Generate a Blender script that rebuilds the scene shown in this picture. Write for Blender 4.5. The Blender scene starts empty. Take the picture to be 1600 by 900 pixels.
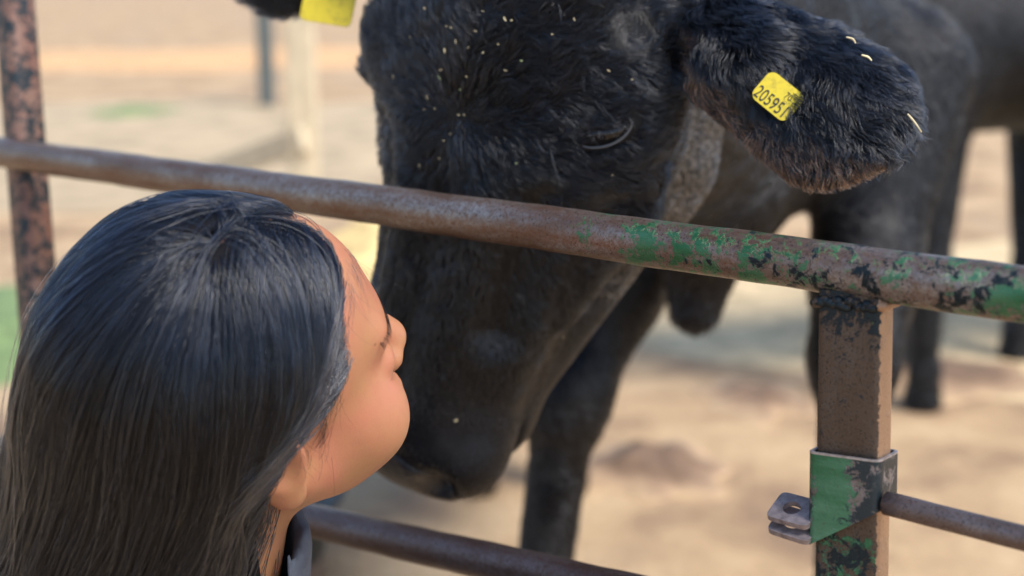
import bpy, bmesh, math
import numpy as np
from mathutils import Vector, Matrix
R = math.radians
rng = np.random.RandomState(7)
scn = bpy.context.scene
COL = scn.collection

# ------------------------------------------------------------------ camera, sky, sun
PITCH, HCAM, FPX = R(13.0), 1.36, 2200.0
cam = bpy.data.cameras.new('camera')
camo = bpy.data.objects.new('camera', cam); COL.objects.link(camo)
camo.location = (0, 0, HCAM); camo.rotation_euler = (R(90) - PITCH, 0, 0)
cam.sensor_width = 36.0; cam.lens = 36.0 * FPX / 1600.0
cam.clip_start = 0.05; cam.clip_end = 3000
cam.dof.use_dof = True; cam.dof.focus_distance = 1.0
cam.dof.aperture_fstop = (cam.lens / 1000.0) / 0.0138
scn.camera = camo
w = bpy.data.worlds.new('World'); scn.world = w; w.use_nodes = True
SUN_EL, SUN_AZ = R(52), R(124)            # azimuth clockwise from +Y : from the right, high up
nt = w.node_tree; bg = nt.nodes['Background']
sky = nt.nodes.new('ShaderNodeTexSky'); sky.sky_type = 'NISHITA'; sky.sun_disc = False
sky.sun_elevation = SUN_EL; sky.sun_rotation = SUN_AZ
nt.links.new(sky.outputs[0], bg.inputs[0]); bg.inputs[1].default_value = 0.135
sl = bpy.data.lights.new('sun', 'SUN'); sl.energy = 2.9; sl.angle = R(24); sl.color = (1.0, 0.945, 0.87)
so = bpy.data.objects.new('sun', sl); COL.objects.link(so)
sd = Vector((math.sin(SUN_AZ) * math.cos(SUN_EL), math.cos(SUN_AZ) * math.cos(SUN_EL), math.sin(SUN_EL)))
so.rotation_euler = sd.to_track_quat('Z', 'Y').to_euler()
vs = scn.view_settings; vs.view_transform = 'Standard'; vs.look = 'None'; vs.exposure = 0.80; vs.gamma = 1
vs.use_curve_mapping = False
scn.render.engine = 'CYCLES'
scn.cycles.use_denoising = True
scn.cycles.max_bounces = 6; scn.cycles.transmission_bounces = 4; scn.cycles.transparent_max_bounces = 8
scn.cycles.use_adaptive_sampling = True; scn.cycles.adaptive_threshold = 0.004
scn.cycles_curves.shape = 'RIBBONS'

# ------------------------------------------------------------------ helpers
cp, sp = math.cos(PITCH), math.sin(PITCH)
CAMR = np.array([[1, 0, 0], [0, sp, -cp], [0, cp, sp]])       # lens axes (right, up, back) -> world
CAMT = np.array([0, 0, HCAM])
def c2w(q): return np.asarray(q, float) @ CAMR.T + CAMT
def at(px, py, z):                                             # a point seen at a pixel of the 1600x900 photo, z metres deep
    return c2w([(px - 800) / FPX * z, (450 - py) / FPX * z, -z])
def dirw(v): return np.asarray(v, float) @ CAMR.T
def nrm(v): return v / np.maximum(np.linalg.norm(v, axis=-1, keepdims=True), 1e-9)

def ell(p, c, r, M=None):
    q = p - np.asarray(c, np.float32)
    if M is not None: q = q @ M
    r = np.asarray(r, np.float32)
    k0 = np.sqrt(((q / r) ** 2).sum(-1)); k1 = np.sqrt(((q / (r * r)) ** 2).sum(-1)) + 1e-6
    return k0 * (k0 - 1) / k1
def cap(p, a, b, r1, r2):
    a = np.asarray(a, np.float32); b = np.asarray(b, np.float32); ba = b - a; pa = p - a
    t = np.clip((pa @ ba) / (ba @ ba), 0, 1)
    d = pa - t[..., None] * ba
    return np.sqrt((d * d).sum(-1)) - (r1 + (r2 - r1) * t)
def smin(a, b, k):
    h = np.maximum(k - np.abs(a - b), 0) / k
    return np.minimum(a, b) - h * h * k * 0.25
def smax(a, b, k): return -smin(-a, -b, k)

def nets(f, lo, hi, h):
    lo = np.asarray(lo, float); n = np.ceil((np.asarray(hi) - lo) / h).astype(int) + 1
    ax = [lo[i] + np.arange(n[i]) * h for i in range(3)]
    D = np.empty(n, np.float32)
    YZ = np.stack(np.meshgrid(ax[1], ax[2], indexing='ij'), -1).astype(np.float32)
    step = max(1, int(400000 / (n[1] * n[2])))
    for i in range(0, n[0], step):
        xs = ax[0][i:i + step].astype(np.float32)
        P = np.empty((len(xs), n[1], n[2], 3), np.float32); P[..., 0] = xs[:, None, None]; P[..., 1:] = YZ
        D[i:i + step] = f(P.reshape(-1, 3)).reshape(len(xs), n[1], n[2])
    S = D < 0
    cnt = np.zeros(n - 1, np.int8)
    offs = [(a, b, c) for a in (0, 1) for b in (0, 1) for c in (0, 1)]
    for a, b, c in offs: cnt += S[a:n[0] - 1 + a, b:n[1] - 1 + b, c:n[2] - 1 + c]
    act = np.argwhere((cnt > 0) & (cnt < 8))
    idx = -np.ones(n - 1, np.int64); idx[tuple(act.T)] = np.arange(len(act))
    acc = np.zeros((len(act), 3)); m = np.zeros(len(act))
    for a in offs:
        for k in range(3):
            if a[k]: continue
            b = list(a); b[k] = 1
            da = D[tuple((act + a).T)]; db = D[tuple((act + b).T)]
            s = (da < 0) != (db < 0)
            t = np.where(s, da / np.where(s, da - db, 1), 0)
            pos = act + np.asarray(a, float); pos[:, k] += t
            acc[s] += pos[s]; m[s] += 1
    V = lo + acc / m[:, None] * h
    Q = []
    for k in range(3):
        u, v = (k + 1) % 3, (k + 2) % 3
        sl0 = [slice(None)] * 3; sl1 = [slice(None)] * 3; sl0[k] = slice(0, -1); sl1[k] = slice(1, None)
        A = S[tuple(sl0)]; B = S[tuple(sl1)]
        e = np.argwhere(A != B)
        e = e[(e[:, u] > 0) & (e[:, v] > 0) & (e[:, u] < n[u] - 1) & (e[:, v] < n[v] - 1)]
        sgn = A[tuple(e.T)]
        eu = np.eye(3, dtype=int)[u]; ev = np.eye(3, dtype=int)[v]
        q = np.stack([idx[tuple((e - eu - ev).T)], idx[tuple((e - ev).T)], idx[tuple(e.T)], idx[tuple((e - eu).T)]], 1)
        q[~sgn] = q[~sgn][:, ::-1]; Q.append(q)
    return V, np.concatenate(Q)

def tag(o, label=None, cat=None, group=None, kind=None):
    if label: o['label'] = label
    if cat: o['category'] = cat
    if group: o['group'] = group
    if kind: o['kind'] = kind
    return o
def empty(name, loc):
    o = bpy.data.objects.new(name, None); COL.objects.link(o); o.location = loc; o.empty_display_size = .1; return o
def link(o, parent=None):
    COL.objects.link(o)
    if parent is not None:
        o.parent = parent; bpy.context.view_layer.update()
        o.matrix_parent_inverse = parent.matrix_world.inverted()
    return o
def mesh(name, V, F, mat, parent=None, smooth=True):
    me = bpy.data.meshes.new(name); me.from_pydata(np.asarray(V).tolist(), [], np.asarray(F).tolist() if isinstance(F, np.ndarray) else F)
    me.materials.append(mat); me.validate()
    if smooth: me.shade_smooth()
    return link(bpy.data.objects.new(name, me), parent)
def bobj(name, bm, mat, parent=None, smooth=False, matrix=None, autosmooth=False):
    me = bpy.data.meshes.new(name); bm.normal_update(); bm.to_mesh(me); bm.free(); me.materials.append(mat)
    if smooth: me.shade_smooth()
    o = bpy.data.objects.new(name, me)
    if matrix is not None: o.matrix_world = matrix
    COL.objects.link(o)
    if parent is not None:
        o.parent = parent; bpy.context.view_layer.update()
        o.matrix_parent_inverse = parent.matrix_world.inverted()
    if autosmooth:
        me.shade_smooth()
        for e in me.edges: pass
        try: me.set_sharp_from_angle(angle=R(35))
        except Exception: pass
    return o
def strands(name, P, rad, mat, parent=None):                    # P (n,k,3); rad (n,k)
    n, k = P.shape[:2]
    hc = bpy.data.hair_curves.new(name); hc.add_curves([k] * n)
    hc.attributes['position'].data.foreach_set('vector', P.astype(np.float32).ravel())
    ra = hc.attributes.get('radius') or hc.attributes.new('radius', 'FLOAT', 'POINT')
    ra.data.foreach_set('value', np.broadcast_to(rad, (n, k)).astype(np.float32).ravel())
    hc.materials.append(mat)
    return link(bpy.data.objects.new(name, hc), parent)

_wv = {}
def snoise(p, scale, seed=0, n=14):                             # smooth vector noise: sums of random waves, (m,3) -> (m,3)
    key = (seed, n)
    if key not in _wv:
        r = np.random.RandomState(seed + 100)
        _wv[key] = (nrm(r.randn(3, n, 3)) * r.uniform(.5, 1.5, (3, n, 1)), r.uniform(0, 6.28, (3, n)))
    k, ph = _wv[key]
    out = np.stack([np.sin((p / scale) @ k[i].T * 6.28 + ph[i]).sum(1) for i in range(3)], 1)
    return out / math.sqrt(n / 2)

def axes_matrix(o, x, z=None):                                   # local X along x
    x = Vector(x).normalized(); z = Vector(z) if z is not None else Vector((0, 0, 1))
    y = z.cross(x).normalized(); z = x.cross(y)
    M = Matrix((x, y, z)).transposed().to_4x4(); M.translation = Vector(o); return M

def grad(f, p, e=.002):
    p = p.astype(np.float32); g = np.stack([f(p + np.eye(3, dtype=np.float32)[k] * e) - f(p - np.eye(3, dtype=np.float32)[k] * e) for k in range(3)], 1)
    return nrm(g.astype(float))
def hit(px, py, f, t0=.7, off=0.0, tmax=3.0):
    """the point of a surface seen at a photo pixel, and its normal"""
    d = np.array([(px - 800) / FPX, (450 - py) / FPX, -1.0]) @ CAMR.T; dl_ = np.linalg.norm(d); d = d / dl_
    t = t0
    for _ in range(160):
        v_ = float(f((CAMT + d * t)[None].astype(np.float32))[0])
        if v_ < .0003 or t > tmax: break
        t += max(v_ * .6, .0004)
    p = CAMT + d * t; n = grad(f, p[None])[0]
    return p + n * off, n
# ------------------------------------------------------------------ materials
def newmat(name):
    m = bpy.data.materials.new(name); m.use_nodes = True
    return m, m.node_tree, m.node_tree.nodes['Principled BSDF']
def N(nt, t, **kw):
    n = nt.nodes.new(t)
    for k, v in kw.items():
        if k in n.inputs.keys(): n.inputs[k].default_value = v
        else: setattr(n, k, v)
    return n
def ramp(nt, fac, stops, mode='LINEAR'):
    r = nt.nodes.new('ShaderNodeValToRGB'); r.color_ramp.interpolation = mode
    e = r.color_ramp.elements
    while len(e) < len(stops): e.new(.5)
    for i, (p, c) in enumerate(stops):
        e[i].position = p; e[i].color = (c, c, c, 1) if isinstance(c, (int, float)) else (*c, 1)
    nt.links.new(fac, r.inputs[0]); return r.outputs[0]
def mix(nt, fac, a, b):
    m = nt.nodes.new('ShaderNodeMix'); m.data_type = 'RGBA'
    for s, v in ((m.inputs[0], fac), (m.inputs[6], a), (m.inputs[7], b)):
        if isinstance(v, tuple): s.default_value = (*v, 1)
        elif isinstance(v, (int, float)): s.default_value = v
        else: nt.links.new(v, s)
    return m.outputs[2]
def mth(nt, op, a, b=0.0, clamp=False):
    m = nt.nodes.new('ShaderNodeMath'); m.operation = op; m.use_clamp = clamp
    for s, v in ((m.inputs[0], a), (m.inputs[1], b)):
        if isinstance(v, (int, float)): s.default_value = v
        else: nt.links.new(v, s)
    return m.outputs[0]
def tex(nt, vec, scale, detail=4, rough=.6, dist=0.0):
    n = N(nt, 'ShaderNodeTexNoise', Scale=scale, Detail=detail, Roughness=rough, Distortion=dist)
    nt.links.new(vec, n.inputs['Vector']); return n.outputs['Fac']
def bump(nt, bsdf, h, strength=.3, dist=.002):
    b = N(nt, 'ShaderNodeBump', Strength=strength, Distance=dist); nt.links.new(h, b.inputs['Height'])
    nt.links.new(b.outputs[0], bsdf.inputs['Normal'])
def simple(name, col, rough=.5, metal=0., noise=0., nscale=80, bmp=0.):
    m, nt, b = newmat(name); b.inputs['Roughness'].default_value = rough; b.inputs['Metallic'].default_value = metal
    tc = N(nt, 'ShaderNodeTexCoord')
    f = tex(nt, tc.outputs['Object'], nscale)
    lo = tuple(c * (1 - noise) for c in col); hi = tuple(min(1, c * (1 + noise)) for c in col)
    nt.links.new(ramp(nt, f, [(.3, lo), (.7, hi)]), b.inputs['Base Color'])
    if bmp: bump(nt, b, f, bmp, .002)
    return m

def paint_metal(name, green_at, rust=(.19, .10, .07), axis=0, dark_amt=.5, grey=(.30, .26, .26), seed=0., metal=.65, dark_at=None, side=None):
    """worn gate paint: rust and bare steel, with flakes of green and blue-black paint; green_at=[(pos along the axis, cover)]"""
    m, nt, b = newmat(name)
    tc = N(nt, 'ShaderNodeTexCoord'); mp = N(nt, 'ShaderNodeMapping'); mp.inputs['Location'].default_value = (seed, seed * .7, 0)
    nt.links.new(tc.outputs['Object'], mp.inputs[0]); v = mp.outputs[0]
    sx = N(nt, 'ShaderNodeSeparateXYZ'); nt.links.new(tc.outputs['Object'], sx.inputs[0])
    big = tex(nt, v, 40, 10, .74, .15); med = tex(nt, v, 190, 8, .72, .4); fine = tex(nt, v, 520, 5, .75)
    stre = N(nt, 'ShaderNodeMapping'); stre.inputs['Scale'].default_value = (1, 5, 5) if axis == 0 else (5, 5, 1)
    nt.links.new(tc.outputs['Object'], stre.inputs[0]); streak = tex(nt, stre.outputs[0], 9, 5, .6)
    steel = mix(nt, ramp(nt, streak, [(.35, 0.), (.65, 1.)]), tuple(c * .8 for c in rust), grey)
    steel = mix(nt, ramp(nt, med, [(.42, 0.), (.62, .8)]), steel, rust)
    steel = mix(nt, ramp(nt, fine, [(.35, .75), (.5, 0.)]), steel, tuple(c * .35 for c in rust))
    pos = sx.outputs[axis]
    lo, hi = green_at[0][0], green_at[-1][0]
    t = mth(nt, 'DIVIDE', mth(nt, 'SUBTRACT', pos, lo), hi - lo)
    cover = ramp(nt, t, [((a - lo) / (hi - lo), c) for a, c in green_at])
    gthr = mth(nt, 'ADD', mth(nt, 'MULTIPLY', big, .6), mth(nt, 'MULTIPLY', med, .4))
    g = mth(nt, 'MULTIPLY', mth(nt, 'SUBTRACT', mth(nt, 'ADD', gthr, cover), 1.0), 45, clamp=True)
    gcol = mix(nt, ramp(nt, streak, [(.4, 0.), (.6, 1.)]), (.022, .13, .05), (.085, .22, .125))
    gcol = mix(nt, ramp(nt, fine, [(.58, 0.), (.66, .7)]), gcol, tuple(c * .6 for c in rust))
    mp2 = N(nt, 'ShaderNodeMapping'); mp2.inputs['Location'].default_value = (seed + 3, 5, 2); nt.links.new(tc.outputs['Object'], mp2.inputs[0])
    dk = tex(nt, mp2.outputs[0], 75, 9, .74, .5)
    dcov = mth(nt, 'MULTIPLY', cover, dark_amt) if dark_at is None else ramp(nt, t, [((a - lo) / (hi - lo), c) for a, c in dark_at])
    d = mth(nt, 'MULTIPLY', mth(nt, 'SUBTRACT', mth(nt, 'ADD', dk, dcov), .86), 30, clamp=True)
    col = mix(nt, g, steel, gcol)
    col = mix(nt, d, col, (.012, .022, .028))
    if side is not None:  # paints the face beyond this local x lighter, as if sunlit
        sunlit_fac = mth(nt, 'MULTIPLY', mth(nt, 'SUBTRACT', mth(nt, 'ADD', sx.outputs[0], mth(nt, 'MULTIPLY', mth(nt, 'SUBTRACT', med, .5), .006)), side[0]), 2500, clamp=True)
        col = mix(nt, mth(nt, 'MULTIPLY', sunlit_fac, .85), col, side[1])
    nt.links.new(col, b.inputs['Base Color'])
    b.inputs['Metallic'].default_value = metal
    nt.links.new(ramp(nt, fine, [(.3, .22), (.7, .46)]), b.inputs['Roughness'])
    hgt = mth(nt, 'ADD', mth(nt, 'ADD', mth(nt, 'MULTIPLY', g, .5), mth(nt, 'MULTIPLY', d, .6)), mth(nt, 'ADD', mth(nt, 'MULTIPLY', med, .8), mth(nt, 'MULTIPLY', fine, .5)))
    bump(nt, b, hgt, .55, .0012)
    return m

def hairmat(name, mel=.97, red=.2, rough=.28, radial=.4, tint=None, rnd=.08):
    m = bpy.data.materials.new(name); m.use_nodes = True; nt = m.node_tree
    nt.nodes.remove(nt.nodes['Principled BSDF'])
    h = nt.nodes.new('ShaderNodeBsdfHairPrincipled'); h.model = 'CHIANG'
    if tint is None:
        h.parametrization = 'MELANIN'; h.inputs['Melanin'].default_value = mel; h.inputs['Melanin Redness'].default_value = red
        h.inputs['Random Color'].default_value = rnd
    else:
        h.parametrization = 'COLOR'
        hi_ = nt.nodes.new('ShaderNodeHairInfo')
        nt.links.new(ramp(nt, hi_.outputs['Random'], [(0, tuple(c * .15 for c in tint)), (.6, tuple(c * .7 for c in tint)), (.9, tuple(c * 2.2 for c in tint)), (1, tuple(c * 5 for c in tint))]), h.inputs['Color'])
    h.inputs['Roughness'].default_value = rough; h.inputs['Radial Roughness'].default_value = radial
    h.inputs['Random Roughness'].default_value = .3
    nt.links.new(h.outputs[0], nt.nodes['Material Output'].inputs['Surface']); return m

M_skin, nt, b = newmat('skin')
tc = N(nt, 'ShaderNodeTexCoord'); f1 = tex(nt, tc.outputs['Object'], 22, 3, .5); f2 = tex(nt, tc.outputs['Object'], 900, 2, .6); f3 = tex(nt, tc.outputs['Object'], 130, 3, .6)
c = ramp(nt, f1, [(.35, (.38, .185, .090)), (.65, (.41, .160, .095))])
c = mix(nt, ramp(nt, f3, [(.45, 0.), (.8, .45)]), c, (.36, .135, .085))
vm = N(nt, 'ShaderNodeTexVoronoi', Scale=42.); nt.links.new(tc.outputs['Object'], vm.inputs['Vector'])
c = mix(nt, ramp(nt, vm.outputs['Distance'], [(.03, .55), (.055, 0.)]), c, (.14, .06, .035))
nt.links.new(c, b.inputs['Base Color']); b.inputs['Roughness'].default_value = .46
b.inputs['Subsurface Weight'].default_value = .25; b.inputs['Subsurface Radius'].default_value = (1, .35, .2); b.inputs['Subsurface Scale'].default_value = .008
vo_ = N(nt, 'ShaderNodeTexVoronoi', Scale=70.); nt.links.new(tc.outputs['Object'], vo_.inputs['Vector'])
bump(nt, b, f2, .25, .0009)
M_lip = simple('lip_skin', (.48, .16, .13), .4, noise=.1)
M_cowskin = simple('black_hide', (.006, .006, .008), .45, noise=.4, nscale=60, bmp=.5)
M_cowfar = simple('black_coat', (.007, .0075, .010), .45, noise=.5, nscale=14, bmp=.6)
for m_ in (M_cowskin, M_cowfar): m_.node_tree.nodes['Principled BSDF'].inputs['Specular IOR Level'].default_value = .2
M_muzzle, nt, b = newmat('wet_muzzle'); tc = N(nt, 'ShaderNodeTexCoord')
vo = N(nt, 'ShaderNodeTexVoronoi', Scale=260.); nt.links.new(tc.outputs['Object'], vo.inputs['Vector'])
b.inputs['Base Color'].default_value = (.016, .017, .021, 1); b.inputs['Roughness'].default_value = .32; bump(nt, b, vo.outputs['Distance'], .6, .0015)
M_fur = hairmat('black_fur', tint=(.0045, .0056, .0088), rough=.17, radial=.32)
M_furbrown = hairmat('brown_fur', tint=(.20, .09, .055), rough=.4, radial=.6)
M_coat = hairmat('far_coat', tint=(.0018, .0021, .0032), rough=.34, radial=.45)
M_furbud = hairmat('dark_grey_fur', tint=(.022, .020, .019), rough=.3, radial=.4)
M_furgrey = hairmat('grey_brown_fur', tint=(.065, .056, .050), rough=.4, radial=.6)
M_hair = hairmat('black_hair', tint=(.0036, .0054, .0110), rough=.20, radial=.28)
M_fly = hairmat('loose_hair', tint=(.028, .031, .040), rough=.2, radial=.3)
M_lash = simple('lash', (.13, .135, .15), .35)
M_lashb = simple('dark_lash', (.01, .01, .01), .35)
M_eye = simple('dark_eye', (.006, .005, .005), .08)
M_scalp = simple('scalp_hair', (.006, .006, .008), .8, noise=.3); M_scalp.node_tree.nodes['Principled BSDF'].inputs['Specular IOR Level'].default_value = .1

# ------------------------------------------------------------------ ground
M_ground, nt, b = newmat('farmyard_ground')
tc = N(nt, 'ShaderNodeTexCoord'); v = tc.outputs['Object']
f1 = tex(nt, v, .55, 5, .55, .4); f2 = tex(nt, v, 2.3, 6, .6, .3); f3 = tex(nt, v, 30, 6, .7); f4 = tex(nt, v, .9, 3, .5)
c = ramp(nt, f2, [(.36, (.27, .17, .10)), (.5, (.47, .315, .175)), (.64, (.58, .41, .24))])
c = mix(nt, ramp(nt, f1, [(.5, 0.), (.66, .75)]), c, (.37, .28, .185))
c = mix(nt, ramp(nt, f3, [(.3, .4), (.55, 0.)]), c, (.25, .165, .09))
nt.links.new(c, b.inputs['Base Color']); b.inputs['Roughness'].default_value = .9
bump(nt, b, f3, .6, .02)
V = [(-900, -300, 0), (900, -300, 0), (900, 1500, 0), (-900, 1500, 0)]
tag(mesh('ground', V, [(0, 1, 2, 3)], M_ground, smooth=False), 'tan trodden farmyard ground with straw and mud', kind='structure')

def ground_at(px, py):
    a = PITCH + math.atan((py - 450) / FPX); 
    d = np.array([(px - 800) / FPX, (450 - py) / FPX, -1.0]) @ CAMR.T
    t = -HCAM / d[2]; return CAMT + d * t
def mound(name, px, py, rx, ry, h, mat, seed, rot=0.):
    """a low uneven heap lying on the ground"""
    g = ground_at(px, py); r = np.random.RandomState(seed)
    bm = bmesh.new(); nr, na = 14, 48
    ph = r.uniform(0, 6.28, 6); am = r.uniform(.03, .12, 6)
    rings = []
    for i in range(nr + 1):
        q = i / nr; ring = []
        for j in range(na):
            a = 2 * math.pi * j / na
            k = q * (1 + sum(am[s] * math.sin((s + 2) * a + ph[s]) for s in range(6)))
            x, y = rx * k * math.cos(a), ry * k * math.sin(a)
            z = h * (math.cos(min(1, q) * math.pi) * .5 + .5) * (1 + .25 * math.sin(9 * x / rx + ph[0]) * math.sin(8 * y / ry + ph[1])) + .004
            if i == nr: z = -.01
            ring.append(bm.verts.new((x * math.cos(rot) - y * math.sin(rot), x * math.sin(rot) + y * math.cos(rot), z)))
        rings.append(ring)
    for i in range(nr):
        for j in range(na):
            vs_ = [rings[i][j], rings[i + 1][j], rings[i + 1][(j + 1) % na], rings[i][(j + 1) % na]]
            bm.faces.new(vs_)
    bmesh.ops.remove_doubles(bm, verts=bm.verts, dist=1e-5)
    return bobj(name, bm, mat, smooth=True, matrix=Matrix.Translation(Vector(g)))
M_straw = simple('straw', (.62, .37, .18), .85, noise=.35, nscale=9, bmp=.6)
M_strawp = simple('pale_straw', (.62, .47, .27), .85, noise=.3, nscale=9, bmp=.6)
M_yel = simple('yellow_straw', (.66, .48, .20), .8, noise=.5, nscale=9, bmp=.5)
M_dung = simple('dung', (.17, .115, .085), .8, noise=.5, nscale=12, bmp=.6)
M_heap, nt, b = newmat('dung_and_straw'); tc = N(nt, 'ShaderNodeTexCoord'); sx_ = N(nt, 'ShaderNodeSeparateXYZ'); nt.links.new(tc.outputs['Object'], sx_.inputs[0])
hh = mth(nt, 'ADD', mth(nt, 'MULTIPLY', sx_.outputs[2], 14), mth(nt, 'MULTIPLY', tex(nt, tc.outputs['Object'], 9, 6, .7), 1.1))
nt.links.new(ramp(nt, hh, [(.5, (.50, .345, .20)), (.8, (.30, .195, .12)), (1.05, (.17, .105, .065))]), b.inputs['Base Color']); b.inputs['Roughness'].default_value = .8
M_mud = simple('damp_mud', (.45, .34, .205), .7, noise=.3, nscale=3, bmp=.5)
M_grass = simple('grass', (.17, .24, .09), .8, noise=.4, nscale=20, bmp=.5)
tag(mound('straw_bed', 260, 92, 6.2, 2.6, .10, M_straw, 1, .25), 'orange straw spread on the ground far behind the gate', kind='stuff')
tag(mound('mud', 250, 215, 3.4, 3.6, .03, M_mud, 2), 'grey damp mud behind the gate', kind='stuff')
tag(mound('straw_bed', 578, 395, .26, 1.3, .05, M_yel, 14), 'yellow straw seen under the rail between the woman and the cow', kind='stuff')
tag(mound('grass', 5, 520, .55, .9, .05, M_grass, 3), 'green grass at the left edge', kind='stuff')
tag(mound('grass', 205, 178, .5, .7, .06, M_grass, 4), 'small green weeds in the mud', kind='stuff')
tag(mound('dung_pile', 1015, 735, .22, .26, .06, M_heap, 5, .4), 'brown dung heap on the straw between the black cow\'s forelegs', 'dung')
tag(mound('dung_pile', 1180, 625, .20, .22, .035, M_heap, 6, .4), 'small flat dung patch on the straw left of the steel post', 'dung')
tag(mound('dung_pile', 1470, 590, .45, .30, .04, M_heap, 7, 0), 'dark dung under the standing cow far behind on the right', 'dung')
tag(mound('straw_bed', 1480, 470, 1.6, 1.3, .05, M_strawp, 8, 0), 'pale yellow straw behind the right end of the gate', kind='stuff')

# ------------------------------------------------------------------ background posts and tub
M_wood = simple('weathered_wood', (.62, .52, .36), .8, noise=.15, nscale=12, bmp=.4)
M_wood2 = simple('dark_post', (.10, .12, .12), .8, noise=.2, nscale=12, bmp=.4)
def board(bm, a, b_, wd, th):
    a = Vector(a); b_ = Vector(b_); L = (b_ - a).length
    M = axes_matrix((a + b_) / 2, b_ - a, (0, -1, .2) if abs((b_ - a).normalized().z) > .7 else None)
    r = bmesh.ops.create_cube(bm, size=1, matrix=M @ Matrix.Diagonal((L, th, wd, 1)))
fence = empty('wooden_fence', ground_at(478, 300))
tag(fence, 'pale weathered wooden fence post with a leaning rail behind the gate', 'fence')
gp = ground_at(478, 330)
bm = bmesh.new(); board(bm, gp + np.array([0, 0, -.1]), gp + np.array([0, 0, 1.5]), .15, .15); bmesh.ops.bevel(bm, geom=bm.edges[:], offset=.012, segments=2, affect='EDGES')
bobj('post', bm, M_wood, fence)
bm = bmesh.new(); g2 = ground_at(300, 300); board(bm, gp + np.array([.02, -.1, .42]), np.array([g2[0], gp[1] + .6, .08]), .14, .05); bmesh.ops.bevel(bm, geom=bm.edges[:], offset=.008, segments=1, affect='EDGES')
bobj('rail', bm, M_wood, fence)
gp = ground_at(418, 165); bm = bmesh.new(); board(bm, gp + np.array([0, 0, -.1]), gp + np.array([0, 0, 1.3]), .16, .14); bmesh.ops.bevel(bm, geom=bm.edges[:], offset=.012, segments=2, affect='EDGES')
o = bobj('fence_post', bm, M_wood2); tag(o, 'dark blurred post standing left of the pale wooden post', 'post')

M_rubber = simple('grey_rubber', (.035, .045, .052), .5, noise=.2)
tub = empty('feed_tub', ground_at(345, 905)); tag(tub, 'dark rubber feed tub on the ground below the lower rail', 'tub')
def lathe(name, prof, mat, parent, loc, n=64):
    bm = bmesh.new(); rs = []
    for r_, z_ in prof: rs.append([bm.verts.new((r_ * math.cos(6.28318 * j / n), r_ * math.sin(6.28318 * j / n), z_)) for j in range(n)])
    for i in range(len(prof) - 1):
        for j in range(n): bm.faces.new((rs[i][j], rs[i][(j + 1) % n], rs[i + 1][(j + 1) % n], rs[i + 1][j]))
    return bobj(name, bm, mat, parent, smooth=True, matrix=Matrix.Translation(Vector(loc)))
gl = ground_at(345, 905)
lathe('tub_wall', [(.001, .004), (.22, .004), (.27, .20), (.285, .20), (.285, .215), (.262, .215), (.21, .02), (.001, .02)], M_rubber, tub, gl)
lathe('feed', [(.001, .11), (.12, .105), (.236, .09), (.236, .03), (.001, .03)], M_dung, tub, gl)

# ------------------------------------------------------------------ gate
def rail_depth(px): return 77.0 / (47.2 + .0272 * px)
def rail_pt(px): return at(px, 238 + (452 - 238) * px / 1540., rail_depth(px))
A, B = rail_pt(-500), rail_pt(1750); B = B + (B - A) / np.linalg.norm(B - A) * .6
def rail_y(px, off=0): pass
A0, A1 = rail_pt(0), rail_pt(1500)
rd = (A1 - A0) / np.linalg.norm(A1 - A0)
gate = empty('farm_gate', (A0[0], A0[1], 0))
tag(gate, 'rusty tubular steel farm gate with flaking green paint', 'gate')
def tube(name, a, b_, r, mat, parent, n=40, seg=60, wob=.0006, wall=None):
    a = np.array(a); b_ = np.array(b_); L = np.linalg.norm(b_ - a)
    bm = bmesh.new(); rs = []; q = np.random.RandomState(int(L * 1000))
    ph = q.uniform(0, 6.28, 8)
    for i in range(seg + 1):
        x = -L / 2 + L * i / seg; ring = []
        for j in range(n):
            t = 2 * math.pi * j / n
            rr = r + wob * (math.sin(x * 31 + ph[0] + t) + .6 * math.sin(x * 77 + ph[1] + 2 * t) + .5 * math.sin(x * 140 + ph[2] - 3 * t)) * .5
            ring.append(bm.verts.new((x, rr * math.cos(t), rr * math.sin(t))))
        rs.append(ring)
    for i in range(seg):
        for j in range(n): bm.faces.new((rs[i][j], rs[i + 1][j], rs[i + 1][(j + 1) % n], rs[i][(j + 1) % n]))
    bm.faces.new(rs[0]); bm.faces.new(rs[-1][::-1])
    return bobj(name, bm, mat, parent, smooth=True, matrix=axes_matrix((a + b_) / 2, b_ - a))
La = np.linalg.norm(B - A) / 2
def along(px): return float((rail_pt(px) - (A + B) / 2) @ rd)
M_rail = paint_metal('worn_rail_paint', rust=(.165, .085, .052), grey=(.30, .28, .27), green_at=[(along(-100), .10), (along(500), .12), (along(700), .30), (along(900), .42), (along(1000), .49), (along(1150), .49), (along(1350), .485), (along(1750), .49)], dark_at=[(along(-100), .20), (along(900), .18), (along(1060), .24), (along(1200), .31), (along(1750), .35)])
tube('rail', A, B, .0175, M_rail, gate, seg=240)
M_rail2 = paint_metal('lower_rail_rust', [(-2, .05), (2, .15)], rust=(.09, .052, .045), seed=4., grey=(.14, .12, .13))
dz = np.array([0, 0, -.275])
l0, l1 = at(550, 828, 1.33), at(900, 908, 1.155); ld = (l1 - l0) / np.linalg.norm(l1 - l0)
tube('rail', l0 - ld * .95, l1 + ld * .42, .0165, M_rail2, gate, seg=120)
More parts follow.
